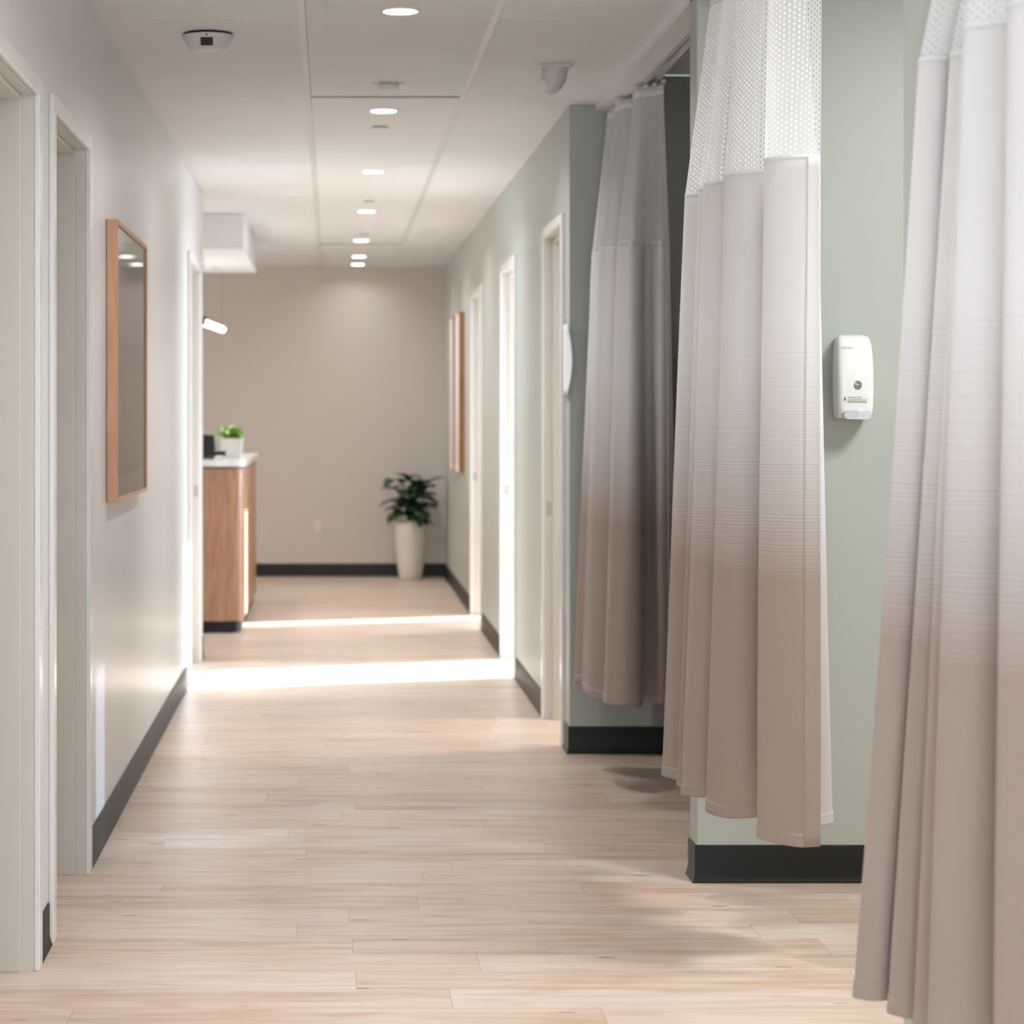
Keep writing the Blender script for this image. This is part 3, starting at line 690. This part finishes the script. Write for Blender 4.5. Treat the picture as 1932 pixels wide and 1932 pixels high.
m = MB(); m.add([(px+sx*a, py+sy*a, z) for z, a in ((pz, .062), (pz+.13, .075), (pz+.13, .068), (pz+.115, .067)) for sx, sy in ((-1, -1), (1, -1), (1, 1), (-1, 1))],
  [(j*4+i, j*4+(i+1) % 4, (j+1)*4+(i+1) % 4, (j+1)*4+i) for j in range(3) for i in range(4)]+[(3, 2, 1, 0), (12, 13, 14, 15)])
m.build('pot', M['whitepot'], e, bevel=.004)
MB().box(px-.064, px+.064, py-.064, py+.064, pz+.10, pz+.121).build('soil', M['soil'], e)
m = MB(); r = random.Random(4)
for i in range(46): leaf(m, (px+r.uniform(-.035, .035), py+r.uniform(-.035, .035), pz+.12+r.uniform(0, .03)), r.uniform(0, 6.28), r.uniform(.3, 1.4), r.uniform(.07, .115), r.uniform(.04, .06), r.uniform(.3, .8))
o = m.build('foliage', M['leaf_light'], e, smooth=True, fix=False); s = o.modifiers.new('t', 'SOLIDIFY'); s.thickness = .0008
# desk phone / card reader, black
qx, qy = -.775, 14.95
e = thing('desk_monitor', (qx, qy, 1.09), 'black desk device beside the small green plant on the counter', 'desk device'); e.name = 'card_terminal'
MB().box(qx-.13, qx+.02, qy-.10, qy+.08, 1.09, 1.105).build('base', M['dark'], e, bevel=.006)
MB().add([(qx-.16, qy-.04, 1.105), (qx+.035, qy-.04, 1.105), (qx+.035, qy+.02, 1.105), (qx-.16, qy+.02, 1.105), (qx-.16, qy+.02, 1.255), (qx+.02, qy+.02, 1.245), (qx+.02, qy+.055, 1.235), (qx-.16, qy+.055, 1.25)],
  [(3, 2, 1, 0), (4, 5, 6, 7), (0, 1, 5, 4), (1, 2, 6, 5), (2, 3, 7, 6), (3, 0, 4, 7)]).build('screen_housing', M['dark'], e, bevel=.006)
MB().tube([(qx+.03, qy, 1.125), (qx+.06, qy-.02, 1.13), (qx+.092, qy-.01, 1.125)], .017, 12).build('side_reader', M['dark'], e, smooth=60)
# tube lamp
e = thing('pendant_light', (-.80, 15.8, 1.976), 'slim lit tube pendant light with black end cap, above the reception desk', 'pendant light')
A, B = Vector((-.84, 15.2, 1.976)), Vector((-.7725, 16.5, 1.976)); d = (B-A).normalized()
MB().tube([A, B], .021, 16).build('lamp_tube', M['tube'], e, smooth=60)
for p, q in ((A-d*.05, A), (B, B+d*.012)): MB().tube([p, q], .022, 16).build('end_cap', M['dark'], e, smooth=60)
MB().tube([A-d*.02+Vector((0, 0, .018)), A+d*.10+Vector((0, 0, .035))], .018, 10).build('driver_housing', M['dark'], e, smooth=60)
for p in (A+d*.05, B-d*.05): MB().tube([p+Vector((0, 0, .02)), (p.x, p.y, ZC-.22)], .0007, 6).build('suspension_wire', M['dark'], e)
l = bpy.data.lights.new('lamp', 'AREA'); l.shape = 'RECTANGLE'; l.size = .05; l.size_y = 1.2; l.energy = 8; l.color = (1, .95, .86)
o = bpy.data.objects.new('lamp', l); C.objects.link(o); o.parent = e; o.location = (-.005, .05, -.03)

# tall planter at the end wall
px, py = .655, 19.42
e = thing('potted_plant', (px, py, 0), 'leafy dark green plant in a tall cream vase planter by the end wall', 'potted plant')
prof = [(.085, 0), (.092, .01), (.108, .10), (.124, .24), (.134, .37), (.134, .44), (.126, .485), (.120, .492), (.114, .486), (.112, .46)]
m = MB(); vs = []; n = 48
for r_, z in prof:
    for i in range(n):
        a = 2*PI*i/n; rr = r_*(1+.012*math.cos(6*a+z*9)); vs.append((px+rr*math.cos(a), py+rr*math.sin(a), z))
fs = [(j*n+i, j*n+(i+1) % n, (j+1)*n+(i+1) % n, (j+1)*n+i) for j in range(len(prof)-1) for i in range(n)]+[tuple(range(n))[::-1]]
m.add(vs, fs); m.build('planter', M['pot'], e, smooth=60)
MB().lathe([(.108, .44), (.113, .462), (.05, .468)], px, py, 32).build('soil', M['soil'], e)
m = MB(); tips = []
r = random.Random(12)
for k in range(6):
    a = k*1.05+.3; pts = [(px+.02*math.cos(a), py+.02*math.sin(a), .46)]; h = r.uniform(.24, .38)
    for i in range(1, 5): t = i/4; pts.append((px+(.02+.07*t*t)*math.cos(a), py+(.02+.06*t*t)*math.sin(a), .46+h*t))
    m.tube(pts, [.009, .008, .007, .006, .004], 8); tips.append((pts, a))
m.build('stem', M['stem'], e, smooth=60)
m = MB()
for pts, a in tips:
    for j in range(9):
        q = pts[min(4, 1+j % 4)]; leaf(m, q, a+r.uniform(-1.6, 1.6)+j*.9, r.uniform(.05, 1.05), r.uniform(.19, .27), r.uniform(.10, .145), r.uniform(.25, .75))
for yaw, z, L, dr in ((PI, .76, .24, .75), (PI*.98, .66, .16, .5), (.05, .60, .24, .35), (.3, .70, .2, .5), (-.1, .80, .16, .4)):
    leaf(m, (px, py, z), yaw, .45, L, .085, dr)
o = m.build('foliage', M['leaf'], e, smooth=True, fix=False); s = o.modifiers.new('t', 'SOLIDIFY'); s.thickness = .0012

# outlet on the end wall, sheet of paper at the pier
x, z = (600-626)/222.2, HC-(993-782)/222.2
e = thing('wall_outlet', (x, YE, z), 'pale electrical outlet low on the beige end wall', 'outlet')
MB().box(x-.036, x+.036, YE-.006, YE, z-.058, z+.058).build('cover_plate', plain('beige outlet plastic', (214, 202, 190), .4, .4), e, bevel=.003)
for dz in (-.02, .02): MB().lathe([(.016, -.008), (.016, 0)], 0, 0, 20).build('socket', M['offplastic'], e).location = (0, 0, 0)
for k, dz in zip([c_ for c_ in e.children if c_.name.startswith('socket')], (-.02, .02)):
    k.matrix_parent_inverse = Matrix(); k.rotation_euler = (-PI/2, 0, 0); k.location = (0, -.0005, dz)
vs = []; n = 12; mrow = 10
for j in range(n+1):
    t = j/n; z = 1.455+.285*t; bul = math.sin(PI*t)
    for i in range(mrow+1):
        s_ = i/mrow; yy = 9.61-.215*s_; xx = XR-.010-.018*(1-t)*(1-s_)*0+(.020*bul-.004)*s_**2 - .006*math.sin(PI*s_)
        if yy > 9.448: xx = min(xx, XR-.003)
        vs.append((xx+.004*(1 if yy < 9.44 else 0)*0, yy, z))
fs = [(j*(mrow+1)+i, j*(mrow+1)+i+1, (j+1)*(mrow+1)+i+1, (j+1)*(mrow+1)+i) for j in range(n) for i in range(mrow)]
o = MB().add(vs, fs).build('paper_sheet', M['paper'], None, smooth=True, fix=False)
s = o.modifiers.new('t', 'SOLIDIFY'); s.thickness = .0015
tag(o, 'curled white paper sheet on the green wall corner beside the nearest right door', 'paper sheet')
